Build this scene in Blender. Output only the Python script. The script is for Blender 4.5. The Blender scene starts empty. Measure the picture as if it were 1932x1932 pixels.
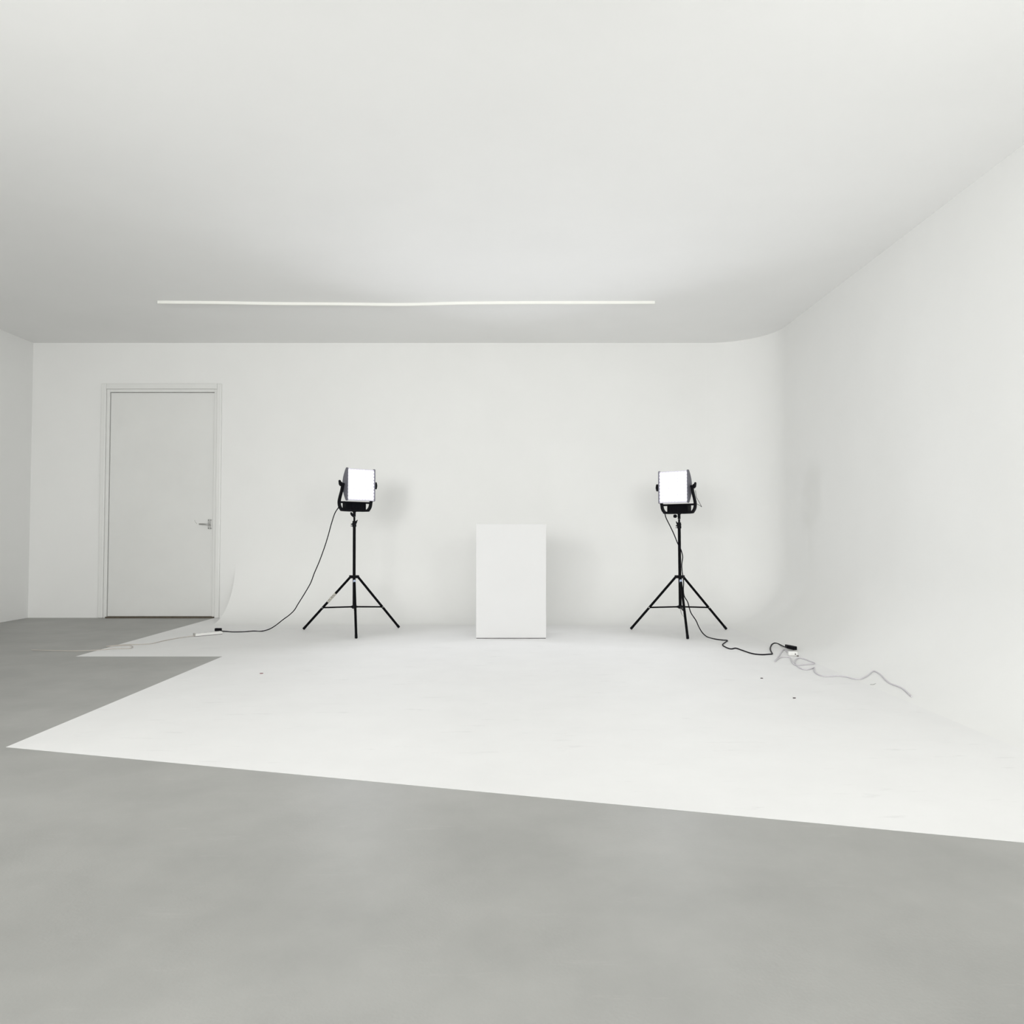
import bpy, bmesh, math
from mathutils import Vector, Matrix
C = bpy.context.scene.collection
PI = math.pi
# ------------------------------------------------------------------ camera
F, W, H = 1412.0, 1932.0, 0.92
PITCH = math.atan(44.0 / F)
cam_d = bpy.data.cameras.new('camera'); cam = bpy.data.objects.new('camera', cam_d); C.objects.link(cam)
cam_d.sensor_width = 36; cam_d.lens = 36 * F / W; cam_d.clip_start = 0.05; cam_d.clip_end = 100
cam.location = (0, 0, H); cam.rotation_euler = (PI / 2 + PITCH, 0, 0)
bpy.context.scene.camera = cam
# ------------------------------------------------------------------ world, exposure
vs = bpy.context.scene.view_settings
vs.view_transform = 'Standard'; vs.look = 'None'; vs.gamma = 1; vs.use_curve_mapping = False
vs.exposure = 0.0
wd = bpy.data.worlds.new('world'); bpy.context.scene.world = wd; wd.use_nodes = True
wd.node_tree.nodes['Background'].inputs[0].default_value = (0.9, 0.95, 1, 1)
wd.node_tree.nodes['Background'].inputs[1].default_value = 0.25
# ------------------------------------------------------------------ studio lamps at either side of the camera, and an added fill light behind
def area(name, loc, target, size, size_y, power, color, spread=180, parent=None):
    d = bpy.data.lights.new(name, 'AREA'); d.shape = 'RECTANGLE'; d.size = size; d.size_y = size_y
    d.energy = power; d.color = color; d.spread = math.radians(spread)
    o = bpy.data.objects.new(name, d); C.objects.link(o); o.location = loc
    if target is not None:
        o.rotation_euler = (Vector(target) - Vector(loc)).to_track_quat('-Z', 'Y').to_euler()
    if parent: o.parent = parent
    return o
area('studio_light', (-2.15, 0.75, 1.8), (-1.3, 8.3, 1.5), 0.8, 0.8, 16, (1.0, 1.0, 0.98), 110)
area('studio_light', (1.66, 0.8, 1.8), (1.2, 8.3, 1.5), 0.8, 0.8, 12, (1.0, 1.0, 0.98), 110)
area('added_fill_light', (-1.0, -3.1, 1.7), (-1.0, 5, 1.7), 5, 1.8, 278, (1.0, 1.0, 0.985), 180)  # broad fill added behind the camera to even out the room, no known window
LED_POWER = 10.5

# ------------------------------------------------------------------ pixel -> place (measurements taken from the photograph)
def ray(x, y):
    v = Vector(((x - W / 2) / F, 1.0, -(y - W / 2) / F))
    c, s = math.cos(PITCH), math.sin(PITCH)
    return Vector((v.x, v.y * c - v.z * s, v.y * s + v.z * c))
def fl(x, y, z=0.0):
    r = ray(x, y); t = (z - H) / r.z
    return Vector((r.x * t, r.y * t, z))
def sf(x, y, z=0.0):
    """point on the floor or on the right-hand cove, z above it"""
    h = z; p = fl(x, y, h)
    for _ in range(30):
        d = 0.65 - (2.84 - p.x); hh = z + (0.65 - math.sqrt(max(0.0, 0.65 ** 2 - d * d)) if d > 0 else 0.0)
        h += (hh - h) * 0.6; p = fl(x, y, h)
    return p
def at(x, y, Y):
    r = ray(x, y); t = Y / r.y
    return Vector((r.x * t, Y, H + r.z * t))

# ------------------------------------------------------------------ materials
def mat(name, col, rough=0.6, metal=0.0, noise=0.0, nscale=4.0, bump=0.0, bscale=200.0, emit=None, estr=0, spec=0.5, stain=None):
    m = bpy.data.materials.new(name); m.use_nodes = True; nt = m.node_tree; n = nt.nodes; L = nt.links
    b = n['Principled BSDF']
    b.inputs['Base Color'].default_value = (*col, 1); b.inputs['Roughness'].default_value = rough
    b.inputs['Metallic'].default_value = metal; b.inputs['Specular IOR Level'].default_value = spec
    tc = n.new('ShaderNodeTexCoord')
    if noise:
        t = n.new('ShaderNodeTexNoise'); t.inputs['Scale'].default_value = nscale; t.inputs['Detail'].default_value = 6
        t.inputs['Roughness'].default_value = 0.6
        mp = n.new('ShaderNodeMapRange'); mp.inputs['From Min'].default_value = 0.3; mp.inputs['From Max'].default_value = 0.7
        mp.inputs['To Min'].default_value = 1 - noise; mp.inputs['To Max'].default_value = 1 + noise * .4
        mx = n.new('ShaderNodeMix'); mx.data_type = 'RGBA'; mx.blend_type = 'MULTIPLY'; mx.inputs[0].default_value = 1
        mx.inputs[6].default_value = (*col, 1)
        L.new(tc.outputs['Object'], t.inputs['Vector']); L.new(t.outputs['Fac'], mp.inputs['Value'])
        L.new(mp.outputs[0], mx.inputs[7]); out = mx.outputs[2]
        if stain:                                   # sparse scuffs: stretched noise, only its peaks
            ms = n.new('ShaderNodeMapping'); ms.inputs['Scale'].default_value = (1.2, 6.0, 1)
            t2 = n.new('ShaderNodeTexNoise'); t2.inputs['Scale'].default_value = 2.2; t2.inputs['Detail'].default_value = 8
            t2.inputs['Roughness'].default_value = 0.72
            r2 = n.new('ShaderNodeMapRange'); r2.inputs['From Min'].default_value = 0.60; r2.inputs['From Max'].default_value = 0.78
            r2.inputs['To Min'].default_value = 0; r2.inputs['To Max'].default_value = stain[1]
            m2 = n.new('ShaderNodeMix'); m2.data_type = 'RGBA'; m2.inputs[7].default_value = (*stain[0], 1)
            L.new(tc.outputs['Object'], ms.inputs['Vector']); L.new(ms.outputs[0], t2.inputs['Vector'])
            L.new(t2.outputs['Fac'], r2.inputs['Value']); L.new(r2.outputs[0], m2.inputs[0]); L.new(out, m2.inputs[6])
            out = m2.outputs[2]
        L.new(out, b.inputs['Base Color'])
    if bump:
        t = n.new('ShaderNodeTexNoise'); t.inputs['Scale'].default_value = bscale; t.inputs['Detail'].default_value = 3
        bp = n.new('ShaderNodeBump'); bp.inputs['Strength'].default_value = bump; bp.inputs['Distance'].default_value = 0.002
        L.new(tc.outputs['Object'], t.inputs['Vector']); L.new(t.outputs['Fac'], bp.inputs['Height']); L.new(bp.outputs[0], b.inputs['Normal'])
    if emit:
        b.inputs['Emission Color'].default_value = (*emit, 1); b.inputs['Emission Strength'].default_value = estr
    return m
M_wall = mat('white_wall_paint', (0.862, 0.864, 0.850), 0.7, noise=0.02, nscale=1.2, bump=0.15, bscale=90)
M_ceil = mat('white_ceiling_paint', (0.915, 0.915, 0.905), 0.85, noise=0.02, nscale=1.0, bump=0.1, bscale=60)
M_floor = mat('white_floor_paint', (0.848, 0.848, 0.842), 0.68, noise=0.025, nscale=3, bump=0.12, bscale=60, stain=((0.50, 0.50, 0.50), 0.5), spec=0.35)
M_grey = mat('grey_floor_paint', (0.38, 0.38, 0.365), 0.5, noise=0.12, nscale=2.5, bump=0.2, bscale=120, stain=((0.5, 0.5, 0.48), 0.4))
M_door = mat('white_door_paint', (0.78, 0.783, 0.765), 0.5, noise=0.03, nscale=2, bump=0.05, bscale=50)
M_trim = mat('white_gloss_paint', (0.80, 0.803, 0.785), 0.35)
M_rail = mat('bright_white_plastic', (0.92, 0.92, 0.88), 0.35)
M_wood = mat('brown_wood', (0.10, 0.08, 0.055), 0.6, noise=0.3, nscale=20)
M_steel = mat('brushed_steel', (0.50, 0.50, 0.49), 0.35, 0.9)
M_box = mat('white_plinth_paint', (0.70, 0.70, 0.70), 0.6, noise=0.015, nscale=3, bump=0.05)
M_black = mat('black_metal', (0.003, 0.003, 0.004), 0.5, 0.0, spec=0.06)
M_plast = mat('black_plastic', (0.004, 0.004, 0.006), 0.5, spec=0.10)
M_house = mat('charcoal_housing', (0.16, 0.16, 0.19), 0.4, 0.2, bump=0.1, bscale=300)
M_cable = mat('black_rubber', (0.005, 0.004, 0.008), 0.6, spec=0.1)
M_wcable = mat('white_cord', (0.62, 0.60, 0.63), 0.5)
M_wplast = mat('white_plastic', (0.78, 0.78, 0.76), 0.4)
M_led = mat('led_emitter', (0.9, 0.9, 0.95), 0.3, emit=(0.93, 0.90, 1.0), estr=3.0)
M_rim = mat('pale_translucent_rim', (0.72, 0.70, 0.80), 0.4)
M_tape = mat('worn_white_tape', (0.58, 0.56, 0.50), 0.7, noise=0.3, nscale=60)
M_stick = mat('pale_sticker', (0.45, 0.52, 0.68), 0.6)
M_dirt = mat('dark_dirt', (0.06, 0.045, 0.045), 0.8)

# ------------------------------------------------------------------ mesh helpers
def obj(name, bm, m, parent=None, smooth=False, bevel=0.0, seg=2):
    bmesh.ops.recalc_face_normals(bm, faces=bm.faces)
    me = bpy.data.meshes.new(name); bm.to_mesh(me); bm.free(); me.materials.append(m)
    if smooth:
        me.shade_smooth()
        me.set_sharp_from_angle(angle=math.radians(40))
    o = bpy.data.objects.new(name, me); C.objects.link(o)
    if parent is not None: o.parent = parent
    if bevel:
        bv = o.modifiers.new('bevel', 'BEVEL'); bv.width = bevel; bv.segments = seg; bv.limit_method = 'ANGLE'; bv.harden_normals = False
    return o
def tag(o, label, cat, group=None, kind=None):
    o['label'] = label; o['category'] = cat
    if group: o['group'] = group
    if kind: o['kind'] = kind
    return o
def thing(name, label, cat, loc=(0, 0, 0), rz=0, group=None):
    o = bpy.data.objects.new(name, None); C.objects.link(o); o.empty_display_size = 0.1
    o.location = loc; o.rotation_euler = (0, 0, rz)
    return tag(o, label, cat, group)
def struct(name, bm, m, label, cat, parent=None, **k):
    o = obj(name, bm, m, parent, **k); o['kind'] = 'structure'
    if parent is None: o['label'] = label; o['category'] = cat
    return o
def box(bm, x0, x1, y0, y1, z0, z1, mx=None):
    v = [bm.verts.new((x, y, z)) for x in (x0, x1) for y in (y0, y1) for z in (z0, z1)]
    for f in ((0, 1, 3, 2), (4, 6, 7, 5), (0, 4, 5, 1), (2, 3, 7, 6), (0, 2, 6, 4), (1, 5, 7, 3)):
        bm.faces.new([v[i] for i in f])
    if mx is not None: bmesh.ops.transform(bm, matrix=mx, verts=v)
    return v
def prism(bm, pts, lo, hi, axis):
    """extrude polygon pts along axis between lo and hi"""
    def mk(p, t):
        return {'x': (t, p[0], p[1]), 'y': (p[0], t, p[1]), 'z': (p[0], p[1], t)}[axis]
    a = [bm.verts.new(mk(p, lo)) for p in pts]; b = [bm.verts.new(mk(p, hi)) for p in pts]
    bm.faces.new(a); bm.faces.new(b[::-1])
    for i in range(len(pts)):
        j = (i + 1) % len(pts); bm.faces.new((a[i], b[i], b[j], a[j]))
def spline(pts, n=6):
    P = [Vector(p) for p in pts]; out = []
    for i in range(len(P) - 1):
        p0 = P[i - 1] if i else P[i]; p1, p2 = P[i], P[i + 1]; p3 = P[i + 2] if i + 2 < len(P) else p2
        for k in range(n):
            t = k / n
            out.append(0.5 * ((2 * p1) + (p2 - p0) * t + (2 * p0 - 5 * p1 + 4 * p2 - p3) * t * t + (3 * p1 - p0 - 3 * p2 + p3) * t ** 3))
    out.append(P[-1]); return out
def tube(bm, pts, r, n=12, flat=1.0):
    pts = [Vector(p) for p in pts]; rings = []
    up = Vector((0, 0, 1)); prev = None
    for i, p in enumerate(pts):
        d = (pts[min(i + 1, len(pts) - 1)] - pts[max(i - 1, 0)]).normalized()
        if prev is None:
            a = up if abs(d.dot(up)) < 0.95 else Vector((1, 0, 0))
            u = d.cross(a).normalized()
        else:
            u = (prev - d * prev.dot(d)).normalized()
        prev = u; v = d.cross(u)
        rr = r[i] if isinstance(r, (list, tuple)) else r
        rings.append([bm.verts.new(p + (u * math.cos(2 * PI * k / n) + v * math.sin(2 * PI * k / n) * flat) * rr) for k in range(n)])
    for a, b in zip(rings, rings[1:]):
        for k in range(n):
            bm.faces.new((a[k], a[(k + 1) % n], b[(k + 1) % n], b[k]))
    bm.faces.new(rings[0][::-1]); bm.faces.new(rings[-1])
def lathe(bm, prof, n=20, mx=None):
    """prof: (radius, z) list"""
    rings = [[bm.verts.new((r * math.cos(2 * PI * k / n), r * math.sin(2 * PI * k / n), z)) for k in range(n)] for r, z in prof]
    for a, b in zip(rings, rings[1:]):
        for k in range(n): bm.faces.new((a[k], a[(k + 1) % n], b[(k + 1) % n], b[k]))
    bm.faces.new(rings[0][::-1]); bm.faces.new(rings[-1])
    if mx is not None: bmesh.ops.transform(bm, matrix=mx, verts=[v for r in rings for v in r])
B = bmesh.new
def T(x, y, z): return Matrix.Translation((x, y, z))
def R(a, ax): return Matrix.Rotation(math.radians(a), 4, ax)

# ------------------------------------------------------------------ the setting
YB, XR, XL, YF, ZC = 8.38, 2.84, -5.4, -3.2, 3.09      # back wall, right wall, left wall, front wall, ceiling
RC, RV = 0.65, 0.65                                    # cove radius, radius of the upright corner
XE, XA, XBn, YS = -3.09, -3.317, -2.20, 5.72           # end of the cove; borders of the white floor

# back wall (flat part with the doorway, then the part that curves into the floor)
DX0, DX1, DZ = -4.56, -3.315, 2.565                    # door opening
bm = B()
def quad(*p): bm.faces.new([bm.verts.new(q) for q in p])
TH = 0.15
for (x0, x1, z0, z1) in ((XL, DX0, 0, ZC), (DX0, DX1, DZ, ZC), (DX1, XE, 0, ZC)):
    box(bm, x0, x1, YB, YB + TH, z0, z1)
def cove_profile(n=28):
    """(inward distance, height) from the top of the wall down to the floor line"""
    pr = [(0, ZC)] + [(0, RC + (ZC - RC) * k / 8) for k in range(7, 0, -1)]
    pr += [(RC - RC * math.cos(a), RC - RC * math.sin(a)) for a in [PI / 2 * k / n for k in range(n + 1)]]
    return pr
def sweep(bm, path):
    """path: list of (point, inward normal) in plan; returns the columns"""
    cols = []
    for p, nrm in path:
        cols.append([bm.verts.new((p[0] + nrm[0] * d, p[1] + nrm[1] * d, max(h, 0.0))) for d, h in cove_profile()])
    for a, b in zip(cols, cols[1:]):
        for i in range(len(a) - 1):
            try: bm.faces.new((a[i], a[i + 1], b[i + 1], b[i]))
            except ValueError: pass
    return cols
bmc = B()
path = [((XE + (XR - RV - XE) * k / 10, YB), (0, -1)) for k in range(11)]
cols = sweep(bmc, path)
# end face of the curve at the doorway side
bl = bmc.verts.new((XE, YB, 0))
endc = [v for v in cols[0] if v.co.z <= RC + 1e-4]
bmc.faces.new(endc + [bl])
bmesh.ops.remove_doubles(bmc, verts=bmc.verts, dist=1e-4)
wb = struct('wall_back', bm, M_wall, 'white back wall of the studio with a door at its left', 'wall')
cv = obj('curved_cove', bmc, M_wall, wb, smooth=True); cv['kind'] = 'structure'
# right wall with the rounded upright corner
bm = B()
path = [((XR - RV + RV * math.sin(a), YB - RV + RV * math.cos(a)), (-math.sin(a), -math.cos(a))) for a in [PI / 2 * k / 28 for k in range(29)]]
path += [((XR, (YB - RV) + (YF - YB + RV) * k / 14), (-1, 0)) for k in range(1, 15)]
sweep(bm, path); bmesh.ops.remove_doubles(bm, verts=bm.verts, dist=1e-4)
struct('wall_right', bm, M_wall, 'white right wall curving into the floor and the back wall', 'wall', smooth=True)
bm = B(); box(bm, XL - 0.15, XL, YF, YB + TH, 0, ZC); struct('wall_left', bm, M_wall, 'plain white wall at the far left', 'wall')
bm = B(); box(bm, XL, XR, YF - 0.15, YF, 0, ZC); struct('wall_front', bm, M_wall, 'plain white wall behind the camera', 'wall')
bm = B()  # invented window frame, unseen, dressing the added fill light
for (x0, x1, z0, z1) in ((-3.58, 1.58, 2.6, 2.68), (-3.58, 1.58, 0.72, 0.8), (-3.58, -3.5, 0.8, 2.6), (1.5, 1.58, 0.8, 2.6), (-1.87, -1.81, 0.8, 2.6), (-0.19, -0.13, 0.8, 2.6)):
    box(bm, x0, x1, YF, YF + 0.13, z0, z1)
struct('added_window_1', bm, M_rail, 'added white window frame around the fill light behind the camera', 'window', bevel=0.004)
bm = B(); box(bm, XL - 0.15, XR + 0.15, YF - 0.15, YB + TH, ZC, ZC + 0.12); struct('ceiling', bm, M_ceil, 'flat pale ceiling over the studio', 'ceiling')
bm = B(); box(bm, XL - 0.15, XR + 0.15, YF - 0.15, YB + TH, -0.12, -0.001)
flo = struct('floor', bm, M_grey, 'grey painted floor with a large white painted area', 'floor')
bm = B()
c1 = fl(240, 1431); c2 = fl(320, 1438.5); sl = (c2.y - c1.y) / (c2.x - c1.x)
yl = lambda x: c1.y + sl * (x - c1.x)
prism(bm, [(XA, YB), (XA, YS), (XBn, YS), (XBn, yl(XBn)), (XR, yl(XR)), (XR, YB)], -0.0005, 0.0, 'z')
o = obj('painted_white_area', bm, M_floor, flo); o['kind'] = 'structure'; o['label'] = 'white painted part of the grey floor'

# door with frame, handle, threshold
d = B(); box(d, DX0 + 0.04, DX1 - 0.038, YB + 0.012, YB + 0.056, 0.016, DZ - 0.038)
door = struct('door_1', d, M_door, 'tall plain white door at the left of the back wall', 'door', bevel=0.003)
bm = B()
for (x0, x1, z0, z1) in ((DX0, DX0 + 0.035, 0, DZ), (DX1 - 0.033, DX1, 0.0, DZ), (DX0 + 0.035, DX1 - 0.033, DZ - 0.033, DZ)):
    box(bm, x0, x1, YB - 0.004, YB + 0.10, z0, z1)
o = obj('door_frame', bm, M_trim, door, bevel=0.003)
bm = B()
for (x0, x1, z0, z1) in ((DX0 - 0.055, DX0, 0, DZ + 0.06), (DX1, DX1 + 0.052, 0, DZ + 0.06), (DX0, DX1, DZ, DZ + 0.06)):
    box(bm, x0, x1, YB - 0.022, YB, z0, z1)
o = obj('architrave', bm, M_trim, door, bevel=0.008, seg=3)
bm = B(); box(bm, DX0 + 0.035, DX1 - 0.005, YB - 0.03, YB + 0.10, -0.002, 0.014)
o = obj('threshold', bm, M_wood, door, bevel=0.002); o['label'] = 'dark brown wooden threshold'
hp = at(395.5, 989, YB)
bm = B(); box(bm, hp.x - 0.022, hp.x + 0.022, YB + 0.003, YB + 0.012, hp.z - 0.055, hp.z + 0.055)
o = obj('handle_plate', bm, M_steel, door, bevel=0.003); o['label'] = 'steel handle plate'
bm = B(); tube(bm, spline([(hp.x + 0.004, YB + 0.01, hp.z - 0.003), (hp.x + 0.004, YB - 0.03, hp.z - 0.003), (hp.x - 0.01, YB - 0.048, hp.z - 0.003), (hp.x - 0.05, YB - 0.05, hp.z), (hp.x - 0.10, YB - 0.042, hp.z + 0.001)]), 0.0085, 12)
o = obj('door_handle', bm, M_steel, door, smooth=True); o['label'] = 'steel lever handle'
bm = B()
for sx in (-0.014, 0.014):
    for sz in (-0.045, 0.045):
        lathe(bm, [(0.004, 0), (0.004, 0.003)], 8, T(hp.x + sx, YB + 0.003, hp.z + sz) @ R(90, 'X'))
o = obj('screw', bm, M_plast, door); o['kind'] = 'stuff'
bm = B(); tube(bm, spline([at(367.5, 981, YB + 0.011), at(368, 984, YB + 0.011), at(370, 986.5, YB + 0.011), at(371.5, 988.5, YB + 0.011)]), 0.0022, 6)
o = obj('scuff_mark', bm, M_steel, door); o['label'] = 'small curved grey scuff'

# long slim rail under the ceiling
bm = B()
Yr = (ZC - 0.01 - H) / (ray(766, 573).z / ray(766, 573).y)
rp = []
for (px, py) in ((298, 570.5), (420, 571.5), (520, 573.2), (640, 573.9), (740, 574.9), (800, 574.2), (860, 572.5), (960, 571.5), (1100, 571.2), (1235, 571)):
    r = ray(px, py); t = (ZC - 0.012 - H) / r.z; rp.append(Vector((r.x * t, r.y * t, ZC - 0.0125)))
rp = spline(rp, 5)
rings = []
for p in rp:
    rings.append([bm.verts.new((p.x, p.y + a, p.z + b)) for a, b in ((-0.012, -0.0125), (0.012, -0.0125), (0.012, 0.0125), (-0.012, 0.0125))])
for a, b in zip(rings, rings[1:]):
    for k in range(4): bm.faces.new((a[k], a[(k + 1) % 4], b[(k + 1) % 4], b[k]))
bm.faces.new(rings[0]); bm.faces.new(rings[-1][::-1])
tag(obj('ceiling_rail', bm, M_rail), 'long thin bright white rail fixed across the ceiling', 'rail')

# ------------------------------------------------------------------ plinth
p0 = fl(898, 1205); p1 = fl(1030.5, 1205); wpl = p1.x - p0.x
zt = at(964, 988.5, p0.y).z
pl = thing('plinth', 'tall white box plinth standing between the two lit lamps', 'plinth', ((p0.x + p1.x) / 2, p0.y, 0))
bm = B(); box(bm, -wpl / 2, wpl / 2, 0, 0.42, 0.006, zt); obj('body', bm, M_box, pl, bevel=0.003)
bm = B(); box(bm, -wpl / 2 + 0.004, wpl / 2 - 0.004, 0.003, 0.417, 0.0, 0.007)  # dark-coloured strip stands in for the shaded gap under the plinth
o = obj('gap_shade_strip', bm, mat('dark_gap_shade', (0.16, 0.15, 0.16), 0.8, noise=0.6, nscale=14), pl); o['label'] = 'dark strip standing in for the shaded gap at the bottom'

# ------------------------------------------------------------------ light stands
def cyl(bm, a, b, r, n=14): tube(bm, [a, b], r, n)
def stand(label, pole_px, Y0, feet, top_px, tape, lever_side, sticker_px, top_y, clamp_y):
    base = at(pole_px, 1190, Y0); bx, by = base.x, base.y
    t = thing('light_stand', label, 'light stand', (bx, by, 0), 0, 'black tripod light stands')
    topx = at(top_px, 980, Y0).x - bx; zt = at(top_px, top_y, Y0).z; ZS = zt
    def ax(z): return Vector((topx * z / zt, 0, z))            # the pole leans very slightly
    zc, zb, zl = at(pole_px, 1088, Y0).z, at(pole_px, 1145, Y0).z, at(pole_px, clamp_y, Y0).z
    bm = B(); cyl(bm, ax(zb - 0.012), ax(zl), 0.0140, 18); obj('pole', bm, M_black, t, smooth=True)
    bm = B(); cyl(bm, ax(zl), ax(zt - 0.001), 0.0098, 16); obj('inner_pole', bm, M_black, t, smooth=True)
    bm = B()
    for z0, z1, r in ((zl - 0.005, zl + 0.018, 0.0195), (zl + 0.018, zl + 0.052, 0.0175), (zl + 0.026, zl + 0.034, 0.0205)):
        cyl(bm, ax(z0), ax(z1), r, 18)
    box(bm, -0.034, -0.008, -0.006, 0.006, 0, 0.006, T(*ax(zl))); box(bm, -0.032, -0.008, -0.004, 0.004, 0.014, 0.026, T(*ax(zl)))
    obj('clamp', bm, M_plast, t, smooth=True, bevel=0.001)
    bm = B(); s = lever_side
    prism(bm, [(s * 0.006, 0.022), (s * 0.021, 0.024), (s * 0.030, 0.054), (s * 0.034, 0.060), (s * 0.024, 0.062), (s * 0.018, 0.048), (s * 0.006, 0.046)], -0.006, 0.006, 'y')
    bmesh.ops.translate(bm, verts=bm.verts, vec=ax(zl)); obj('clamp_lever', bm, M_plast, t, bevel=0.002)
    # spreader collars
    bm = B(); cyl(bm, ax(zc - 0.014), ax(zc + 0.012), 0.021, 18)
    F3 = [fl(*f) - Vector((bx, by, 0)) for f in feet]
    for f in F3:
        a = math.degrees(math.atan2(f.y, f.x))
        box(bm, 0.006, 0.048, -0.012, 0.012, -0.016, 0.013, T(*ax(zc)) @ R(a, 'Z'))
    obj('leg_collar', bm, M_plast, t, bevel=0.003)
    bm = B(); cyl(bm, ax(zb - 0.016), ax(zb + 0.016), 0.0185, 18)
    for f in F3:
        a = math.degrees(math.atan2(f.y, f.x)); box(bm, 0.008, 0.030, -0.008, 0.008, -0.010, 0.010, T(*ax(zb)) @ R(a, 'Z'))
    obj('brace_collar', bm, M_plast, t, bevel=0.002)
    for i, f in enumerate(F3):
        d = Vector((f.x, f.y, 0)).normalized()
        top = ax(zc - 0.004) + d * 0.040; foot = Vector((f.x, f.y, 0.012)); end = foot + (foot - top).normalized() * 0.0
        bm = B(); cyl(bm, top, end, 0.0117, 14); lg = obj('leg', bm, M_black, t, smooth=True)
        bm = B(); dd = (foot - top).normalized(); cyl(bm, foot - dd * 0.03, foot + dd * 0.002, 0.0130, 14)
        obj('rubber_foot', bm, M_plast, lg, smooth=True)
        if tape and i == 0:
            a = top + (foot - top) * 0.31; b = top + (foot - top) * 0.475
            bm = B(); cyl(bm, a, b, 0.0128, 14); o = obj('tape', bm, M_tape, lg, smooth=True); o['label'] = 'worn off-white tape band with dark marks'
            bm = B()                                     # the dark letter-like strokes on the tape, too blurred in the photo to read
            e = (b - a); side = Vector((e.x, 0, e.z)).normalized(); nn = Vector((side.z, 0, -side.x))
            for k, (s0, s1, o0, o1) in enumerate(((.18, .30, -.5, .5), (.30, .34, .5, -.2), (.42, .46, -.5, .5), (.46, .58, .5, -.5), (.66, .78, -.4, .5), (.78, .88, .5, -.1))):
                q0 = a + e * s0 + nn * o0 * 0.014 + Vector((0, -0.0124, 0)); q1 = a + e * s1 + nn * o1 * 0.014 + Vector((0, -0.0124, 0))
                cyl(bm, q0, q1, 0.0016, 6)
            o = obj('lettering', bm, M_dirt, lg); o['kind'] = 'stuff'
        # horizontal brace
        tt = (top.z - zb) / (top.z - foot.z) * 1.06
        j = top + (foot - top) * tt
        bm = B(); st = ax(zb) + d * 0.022; n = Vector((-d.y, d.x, 0)) * 0.004
        tube(bm, [st, j], 0.0075, 10); obj('brace', bm, M_black, t, smooth=True)
        bm = B(); tube(bm, [j - n * 3.2, j + n * 3.2], 0.006, 8); obj('rivet', bm, M_steel, t, smooth=True)
    if True:
        s = at(sticker_px[0], sticker_px[1], Y0 - 0.05) - Vector((bx, by, 0))
        f = F3[1]; dv = Vector((f.x, f.y, 0)).normalized(); top = ax(zc - 0.004) + dv * 0.040; foot = Vector((f.x, f.y, 0.012))
        u = max(0.02, (top.z - s.z) / (top.z - foot.z)); p = top + (foot - top) * u; dd = (foot - top).normalized()
        bm = B(); cyl(bm, p - dd * 0.012, p + dd * 0.012, 0.0126, 14); o = obj('sticker', bm, M_stick, t, smooth=True); o['label'] = 'small pale blue sticker'
    # little wire brace under the lower collar to the front leg
    f = F3[1]; dv = Vector((f.x, f.y, 0)).normalized(); top = ax(zc - 0.004) + dv * 0.04; foot = Vector((f.x, f.y, 0.012))
    bm = B(); tube(bm, spline([ax(zb - 0.018), ax(zb - 0.04) + dv * 0.05, ax(zb - 0.062) + dv * 0.12, top + (foot - top) * 0.68]), 0.003, 6)
    obj('wire_brace', bm, M_steel, t)
    return t, ZS, Vector((bx + topx, by, 0))
st1, z1, top1 = stand('black tripod light stand left of the plinth with a taped leg', 667.8, 7.15,
      ((573, 1188.5), (672, 1205.5), (752.5, 1185.5)), 668.5, True, 1, (668, 1097), 975, 993)
st2, z2, top2 = stand('black tripod light stand right of the plinth with a cable winding down its pole', 1284.0, 7.12,
      ((1190.5, 1188.5), (1297.5, 1206.5), (1370, 1188.5)), 1281.3, False, -1, (1285, 1096.5), 979.3, 996)

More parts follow.
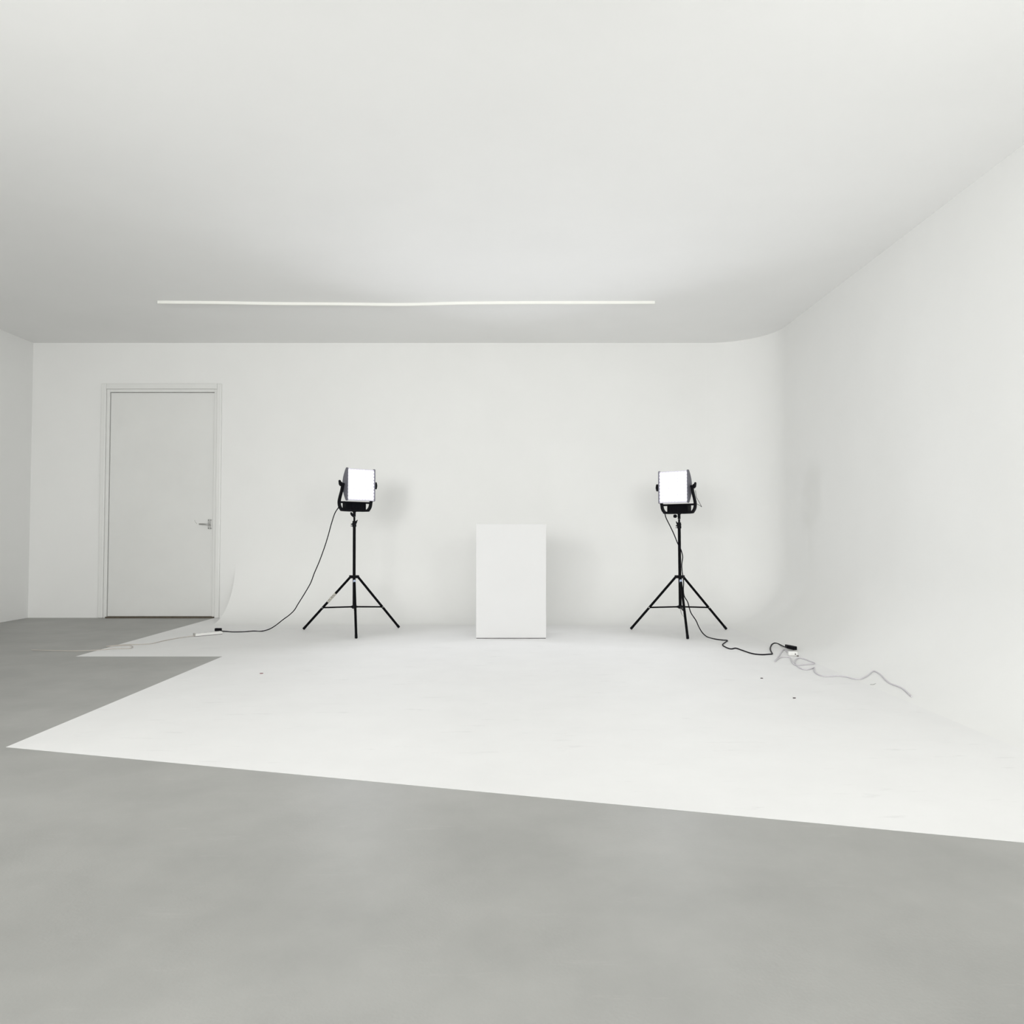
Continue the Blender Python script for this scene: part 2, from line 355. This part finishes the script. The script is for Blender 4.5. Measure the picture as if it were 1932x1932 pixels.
# ------------------------------------------------------------------ LED panel heads
def head(label, loc, yaw, mirror, block_knob):
    t = thing('led_panel_light', label, 'studio light', loc, math.radians(yaw), 'lit LED panel lights on tripod stands')
    m = mirror
    ZP = 0.302                                            # height of the tilt axis and panel centre over the socket
    bm = B(); lathe(bm, [(0.0125, 0.0), (0.0132, 0.002), (0.0132, 0.042), (0.020, 0.049), (0.020, 0.054)], 20); obj('socket', bm, M_plast, t, smooth=True)
    # socket lock
    bm = B()
    if block_knob:
        lathe(bm, [(0.003, 0), (0.003, 0.016), (0.013, 0.018), (0.017, 0.026), (0.016, 0.042), (0.012, 0.046)], 14, T(-0.010, 0, 0.028) @ R(-90, 'Y'))
    else:
        prism(bm, [(-0.004, -0.006), (-0.018, 0.0), (-0.032, 0.010), (-0.040, 0.022), (-0.042, 0.038), (-0.037, 0.044), (-0.030, 0.040), (-0.020, 0.030), (-0.006, 0.024)], -0.008, 0.008, 'y')
    obj('locking_knob', bm, M_plast, t, smooth=True, bevel=0.002)
    # yoke: U-shaped flat bar, corners rounded, arms leaning inwards and forwards
    ctr = []
    def arm(s):
        return [Vector((s * 0.168, -0.066, ZP)), Vector((s * 0.173, -0.054, 0.24)), Vector((s * 0.176, -0.030, 0.18)), Vector((s * 0.175, -0.015, 0.138)),
                Vector((s * 0.168, -0.013, 0.098)), Vector((s * 0.150, -0.012, 0.071)), Vector((s * 0.120, -0.012, 0.061))]
    ctr = spline(arm(-1) + arm(1)[::-1], 6)
    bm = B(); rings = []
    for i, p in enumerate(ctr):
        dvec = (ctr[min(i + 1, len(ctr) - 1)] - ctr[max(i - 1, 0)]).normalized()
        nn = Vector((-dvec.z, 0, dvec.x)).normalized(); yv = nn.cross(dvec).normalized()
        hw = 0.0100 + 0.002 * (1 - min(1, abs(p.z - 0.08) / 0.1))
        rings.append([bm.verts.new(p + nn * a * hw + yv * b * 0.014) for a, b in ((-1, -1), (1, -1), (1, 1), (-1, 1))])
    for a, b in zip(rings, rings[1:]):
        for k in range(4): bm.faces.new((a[k], a[(k + 1) % 4], b[(k + 1) % 4], b[k]))
    bm.faces.new(rings[0]); bm.faces.new(rings[-1][::-1])
    obj('yoke', bm, M_plast, t, smooth=True, bevel=0.002)
    bm = B(); box(bm, -0.172, 0.172, -0.025, -0.005, 0.126, 0.144); obj('yoke_crossbar', bm, M_plast, t, bevel=0.003)
    # driver box with cooling ribs under the panel
    bm = B(); box(bm, -0.110, 0.110, -0.033, 0.035, 0.058, 0.142); db = obj('power_box', bm, M_plast, t, bevel=0.004)
    bm = B()
    for k in range(19):
        x = -0.099 + k * 0.011; box(bm, x - 0.0022, x + 0.0022, -0.038, -0.032, 0.066, 0.136)
    o = obj('cooling_rib', bm, M_plast, db); o['kind'] = 'stuff'
    bm = B()
    for x, z in ((-0.085, 0.0495), (0.05, 0.0495), (-0.11, 0.144)): lathe(bm, [(0.003, 0), (0.004, 0.003)], 8, T(x, 0, z))
    o = obj('screw', bm, M_steel, t); o['kind'] = 'stuff'
    # housing
    bm = B(); box(bm, -0.152, 0.152, -0.094, -0.052, ZP - 0.150, ZP + 0.150); hs = obj('housing', bm, M_house, t, bevel=0.006)
    bm = B()
    for k in range(13): x = -0.12 + k * 0.02; box(bm, x - 0.003, x + 0.003, -0.053, -0.032, ZP - 0.11, ZP + 0.11)
    o = obj('heat_sink', bm, M_plast, hs); o['kind'] = 'stuff'
    # D-shaped side cheeks: straight front, back edge bowed
    for s in (-1, 1):
        pr = [(-0.108, -0.150), (-0.105, -0.165), (-0.081, -0.166)]
        for k in range(1, 16):
            a = -1 + 2 * k / 16; pr.append((-0.081 + 0.062 * (1 - a * a), a * 0.166))
        pr += [(-0.081, 0.166), (-0.105, 0.165), (-0.108, 0.150)]
        bm = B(); prism(bm, [(y, z + ZP) for y, z in pr], s * 0.153, s * 0.165, 'x'); obj('side_cheek', bm, M_house, t, bevel=0.0025)
    # rims above and below the LEDs
    for z0, z1 in ((0.1495, 0.157), (-0.162, -0.1495)):
        bm = B(); box(bm, -0.153, 0.153, -0.105, -0.070, ZP + z0, ZP + z1); obj('rim', bm, M_rim, t, bevel=0.002)
    # LED board: lens tiles over an emitting sheet
    bm = B(); box(bm, -0.152, 0.152, -0.099, -0.094, ZP - 0.149, ZP + 0.149); lb = obj('led_board', bm, M_rim, t)
    bm = B(); N = 9; st = 0.304 / N
    for i in range(N):
        for j in range(N):
            x = -0.152 + (i + .5) * st; z = ZP - 0.149 + (j + .5) * 0.298 / N
            lathe(bm, [(0.0160, 0), (0.0150, 0.003), (0.0105, 0.006), (0.004, 0.0075)], 10, T(x, -0.099, z) @ R(90, 'X'))
    o = obj('led_lens', bm, M_led, lb, smooth=True); o['kind'] = 'stuff'
    KS = 0.935
    for ch in t.children:
        if ch.name.split('.')[0] in ('housing', 'side_cheek', 'rim', 'led_board'):
            for q in [ch] + list(ch.children):
                for v in q.data.vertices:
                    v.co.x *= KS; v.co.z = ZP + (v.co.z - ZP) * KS; v.co.y -= 0.015
    # tilt knobs: lozenge wing on one side, lever wing on the other
    for s, kind in ((m, 'wing'), (-m, 'lever')):
        bm = B(); lathe(bm, [(0.012, 0), (0.012, 0.034)], 14, T(s * 0.153, -0.066, ZP) @ R(90 * s, 'Y'))
        if kind == 'wing':
            prism(bm, [(s * 0.184, -0.020), (s * 0.190, -0.033), (s * 0.198, -0.035), (s * 0.203, -0.026), (s * 0.208, 0.0), (s * 0.203, 0.026), (s * 0.198, 0.035), (s * 0.190, 0.033), (s * 0.184, 0.020)], -0.078, -0.054, 'y')
        else:
            prism(bm, [(s * 0.178, -0.016), (s * 0.192, -0.022), (s * 0.206, -0.006), (s * 0.210, 0.030), (s * 0.204, 0.038), (s * 0.197, 0.034), (s * 0.190, 0.020), (s * 0.178, 0.016)], -0.078, -0.054, 'y')
        bmesh.ops.translate(bm, verts=[v for v in bm.verts if kind and abs(v.co.x) > 0.176 and abs(v.co.y + 0.066) < 0.013 and v.co.z < 0.1], vec=(0, 0, ZP))
        obj('tilt_knob', bm, M_plast, t, smooth=True, bevel=0.003)
    # the light itself
    l = area('panel_lamp', (0, -0.124, ZP), None, 0.252, 0.248, LED_POWER, (0.93, 0.95, 1.0), 165, t)
    l.rotation_euler = (-PI / 2, 0, 0)
    return t
h1 = head('lit white LED panel light on the stand left of the plinth, turned towards the right', (top1.x, top1.y, z1), 44, 1, False)
h2 = head('lit white LED panel light on the stand right of the plinth, turned towards the left', (top2.x, top2.y, z2), -40, -1, True)
# thin wire loop hanging from the yoke of the right head
inv = (T(top2.x, top2.y, z2) @ R(-40, 'Z')).inverted()
bm = B(); tube(bm, [inv @ p for p in spline([at(1312, 925, 7.1), at(1314, 938, 7.1), at(1319, 947, 7.1), at(1324, 956.5, 7.1)], 4)], 0.0022, 6)
tube(bm, [inv @ p for p in spline([at(1313.5, 950, 7.1), at(1319, 953, 7.1), at(1324, 956.5, 7.1)], 4)], 0.0022, 6)
obj('wire', bm, M_cable, h2)

# ------------------------------------------------------------------ cables
def cable(name, label, pts, r, m, cat='cable', n=5):
    bm = B(); tube(bm, spline(pts, n), r, 8); return tag(obj(name, bm, m, smooth=True), label, cat)
Yl = 7.12
pts = [at(640, 955.5, 7.16)] + [at(x, y, Yl) for x, y in ((638, 958.5), (631.4, 969.3), (624.6, 990.4), (619.6, 1009), (612.2, 1032.7), (602.2, 1060), (593, 1081.5), (586, 1100), (574.8, 1119.6), (562.4, 1139.5), (555, 1151.5), (545, 1161), (534, 1169))]
pts += [at(520, 1180, 7.16), at(507, 1187.5, 7.2)] + [fl(x, y, 0.004) for x, y in ((492, 1191), (478, 1190.6), (460, 1192), (440, 1192.3), (428, 1191.4))] + [fl(418, 1190.6, 0.011)]
c1 = cable('power_cable', 'thin black cable hanging from the left lamp and trailing along the floor to the left', pts, 0.0048, M_cable)
q = fl(405.5, 1191); q2 = fl(418, 1191)
bm = B(); box(bm, q.x, q2.x, q.y - 0.014, q.y + 0.014, 0.002, 0.030); o = obj('plug', bm, M_plast, c1, bevel=0.006, seg=3)
Yr_ = 7.08
pts = [at(1254.3, 964, 7.10)] + [at(x, y, Yr_) for x, y in ((1254.5, 969), (1257, 978), (1264.5, 993), (1272, 1009), (1278.5, 1025), (1283, 1033), (1286, 1041), (1288, 1051), (1286.4, 1064), (1286.8, 1076), (1288.3, 1087))]
pts += [at(x, y, 7.02) for x, y in ((1289.5, 1093.5), (1289.8, 1102), (1289.3, 1112), (1291, 1124.6), (1297.4, 1135.8), (1300.5, 1147), (1304, 1157))]
pts += [at(1313, 1170.6, 6.98), at(1318, 1181.7, 6.92), at(1325, 1193.5, 6.85)] + [fl(x, y, 0.005) for x, y in ((1335, 1201.8), (1351.4, 1206), (1364, 1207.6), (1372.5, 1208.4), (1368, 1212), (1363.3, 1216.6), (1370, 1221.4), (1379, 1224.3), (1388.4, 1222.9), (1399.6, 1226.6), (1418, 1232.7), (1435, 1235), (1450, 1234.4), (1457, 1233.4), (1454.5, 1228.5), (1453.3, 1223), (1456, 1216.3), (1461, 1213.5), (1468.6, 1214.8))] + [sf(1478, 1219.5, 0.012), sf(1485, 1222, 0.02)]
c2_ = cable('power_cable', 'black cable winding down the right stand and curling across the floor to a plug', pts, 0.0048, M_cable)
a = fl(1482, 1225); b = fl(1501, 1229.5); mid = (a + b) / 2; ang = math.degrees(math.atan2(b.y - a.y, b.x - a.x))
bm = B(); Lh = (b - a).length / 2
prism(bm, [(-Lh, -0.006), (-Lh * 0.55, -0.012), (-Lh * 0.3, -0.018), (Lh * 0.9, -0.018), (Lh, -0.012), (Lh, 0.014), (Lh * 0.9, 0.018), (-Lh * 0.3, 0.018), (-Lh * 0.55, 0.012), (-Lh, 0.006)], 0.012, 0.040, 'z')
bmesh.ops.transform(bm, matrix=T(mid.x, mid.y, 0) @ R(ang, 'Z'), verts=bm.verts); obj('plug', bm, M_plast, c2_, bevel=0.005, seg=3)
# white extension lead on the right: socket and cord
sx = fl(1496.5, 1238)
ext = thing('extension_lead', 'white extension lead at the right, socket end and looped cord on the floor', 'extension lead', (sx.x, sx.y, 0))
bm = B(); box(bm, -0.036, 0.036, 0.0, 0.05, 0, 0.034, R(-14, 'Z')); s_ = obj('socket_block', bm, M_wplast, ext, bevel=0.010, seg=3)
bm = B(); box(bm, 0.012, 0.020, -0.003, 0.001, 0.012, 0.020, R(-14, 'Z')); box(bm, 0.026, 0.040, -0.004, 0.003, 0.0, 0.006, R(-14, 'Z')); obj('slot', bm, M_dirt, s_)
loop = [(790, 282), (770, 256), (745, 243), (722, 268), (690, 318), (655, 364), (672, 348), (700, 328), (735, 319), (805, 323), (818, 345), (838, 382), (872, 402), (950, 396), (1056, 384), (1000, 357), (950, 338), (900, 329), (866, 345), (860, 378), (885, 412), (925, 438), (965, 446), (1010, 440), (1054, 426), (1050, 445), (1062, 472), (1100, 500), (1150, 513), (1215, 514), (1290, 510), (1370, 518), (1450, 538), (1515, 542), (1580, 515), (1620, 485), (1652, 462), (1690, 474), (1730, 503), (1780, 555), (1830, 590), (1885, 610), (1950, 640), (2040, 720)]
pts = [sf(1340 + x / 5.367, 1180 + y / 5.367, 0.005) - Vector((sx.x, sx.y, 0)) for x, y in loop]
bm = B(); tube(bm, spline(pts, 5), 0.0042, 8); o = obj('cord', bm, M_wcable, ext, smooth=True)
# white socket strip on the left
a = fl(369, 1201.3); b = fl(420, 1196.6); Ls = (b - a).length; ang = math.atan2(b.y - a.y, b.x - a.x)
strip = thing('power_strip', 'long white socket strip lying on the floor near the door', 'power strip', (a.x, a.y, 0), ang)
bm = B(); box(bm, 0, Ls, 0, 0.055, 0.003, 0.026); o = obj('body', bm, M_wplast, strip, bevel=0.003)
bm = B(); box(bm, 0.002, Ls - 0.002, 0.001, 0.052, 0.0, 0.004); o = obj('underside', bm, M_dirt, strip)
bm = B(); box(bm, -0.004, 0.008, 0.002, 0.053, 0.003, 0.028); o = obj('end_cap', bm, mat('grey_plastic', (0.45, 0.44, 0.42), 0.5), strip, bevel=0.002)
bm = B()
for k in range(4):
    x = 0.045 + k * 0.056; box(bm, x - 0.012, x + 0.012, 0.016, 0.040, 0.0255, 0.0268)
o = obj('outlet', bm, M_wcable, strip); o['kind'] = 'stuff'
inv = (T(a.x, a.y, 0) @ Matrix.Rotation(ang, 4, 'Z')).inverted()
lp = [(370, 1198.5, .012), (360, 1200.5, .005), (336, 1203.8, .004), (319.4, 1206.7, .004), (306, 1209.5, .004), (295, 1212.3, .004), (284.7, 1214.4, .004), (263, 1215.8, .004), (245, 1216, .004), (222, 1217, .004), (200, 1220, .004), (215, 1218.8, .009), (240, 1218, .004), (248.5, 1218.8, .004), (250.5, 1220.5, .004), (247, 1222.5, .004), (238, 1223.4, .004), (215, 1224, .004), (150, 1228, .004), (60, 1226, .004)]
bm = B(); tube(bm, spline([inv @ fl(x, y, z) for x, y, z in lp], 5), 0.003, 8); o = obj('cord', bm, mat('cream_cord', (0.50, 0.46, 0.42), 0.5), strip, smooth=True)

# ------------------------------------------------------------------ specks of debris on the white floor
def flake(px, py, w, label, m=M_dirt, ang=0):
    p = fl(px, py); bm = B()
    prism(bm, [(-w, -w * .4), (w * .2, -w * .7), (w, 0), (w * .3, w * .6), (-w * .7, w * .5)], 0.0, 0.004, 'z')
    bmesh.ops.transform(bm, matrix=T(p.x, p.y, 0) @ R(ang, 'Z'), verts=bm.verts)
    tag(obj('debris_flake', bm, m), label, 'debris', 'specks on the white floor')
M_red = mat('reddish_dirt', (0.22, 0.10, 0.11), 0.8)
flake(493.5, 1271, 0.011, 'tiny reddish flake on the white floor in front of the left stand', M_red)
flake(1437, 1280, 0.009, 'tiny dark flake on the floor below the end of the black cable')
flake(1498.5, 1317.5, 0.009, 'tiny dark flake on the open floor at the right, nearest the camera')
bm = B(); tube(bm, spline([fl(1642, 1291.6, .002), fl(1648, 1291.4, .002), fl(1652.5, 1289.5, .002)], 4), 0.0025, 6)
tag(obj('cable_tie', bm, M_steel), 'short curved grey scrap below the white cord at the right', 'debris')
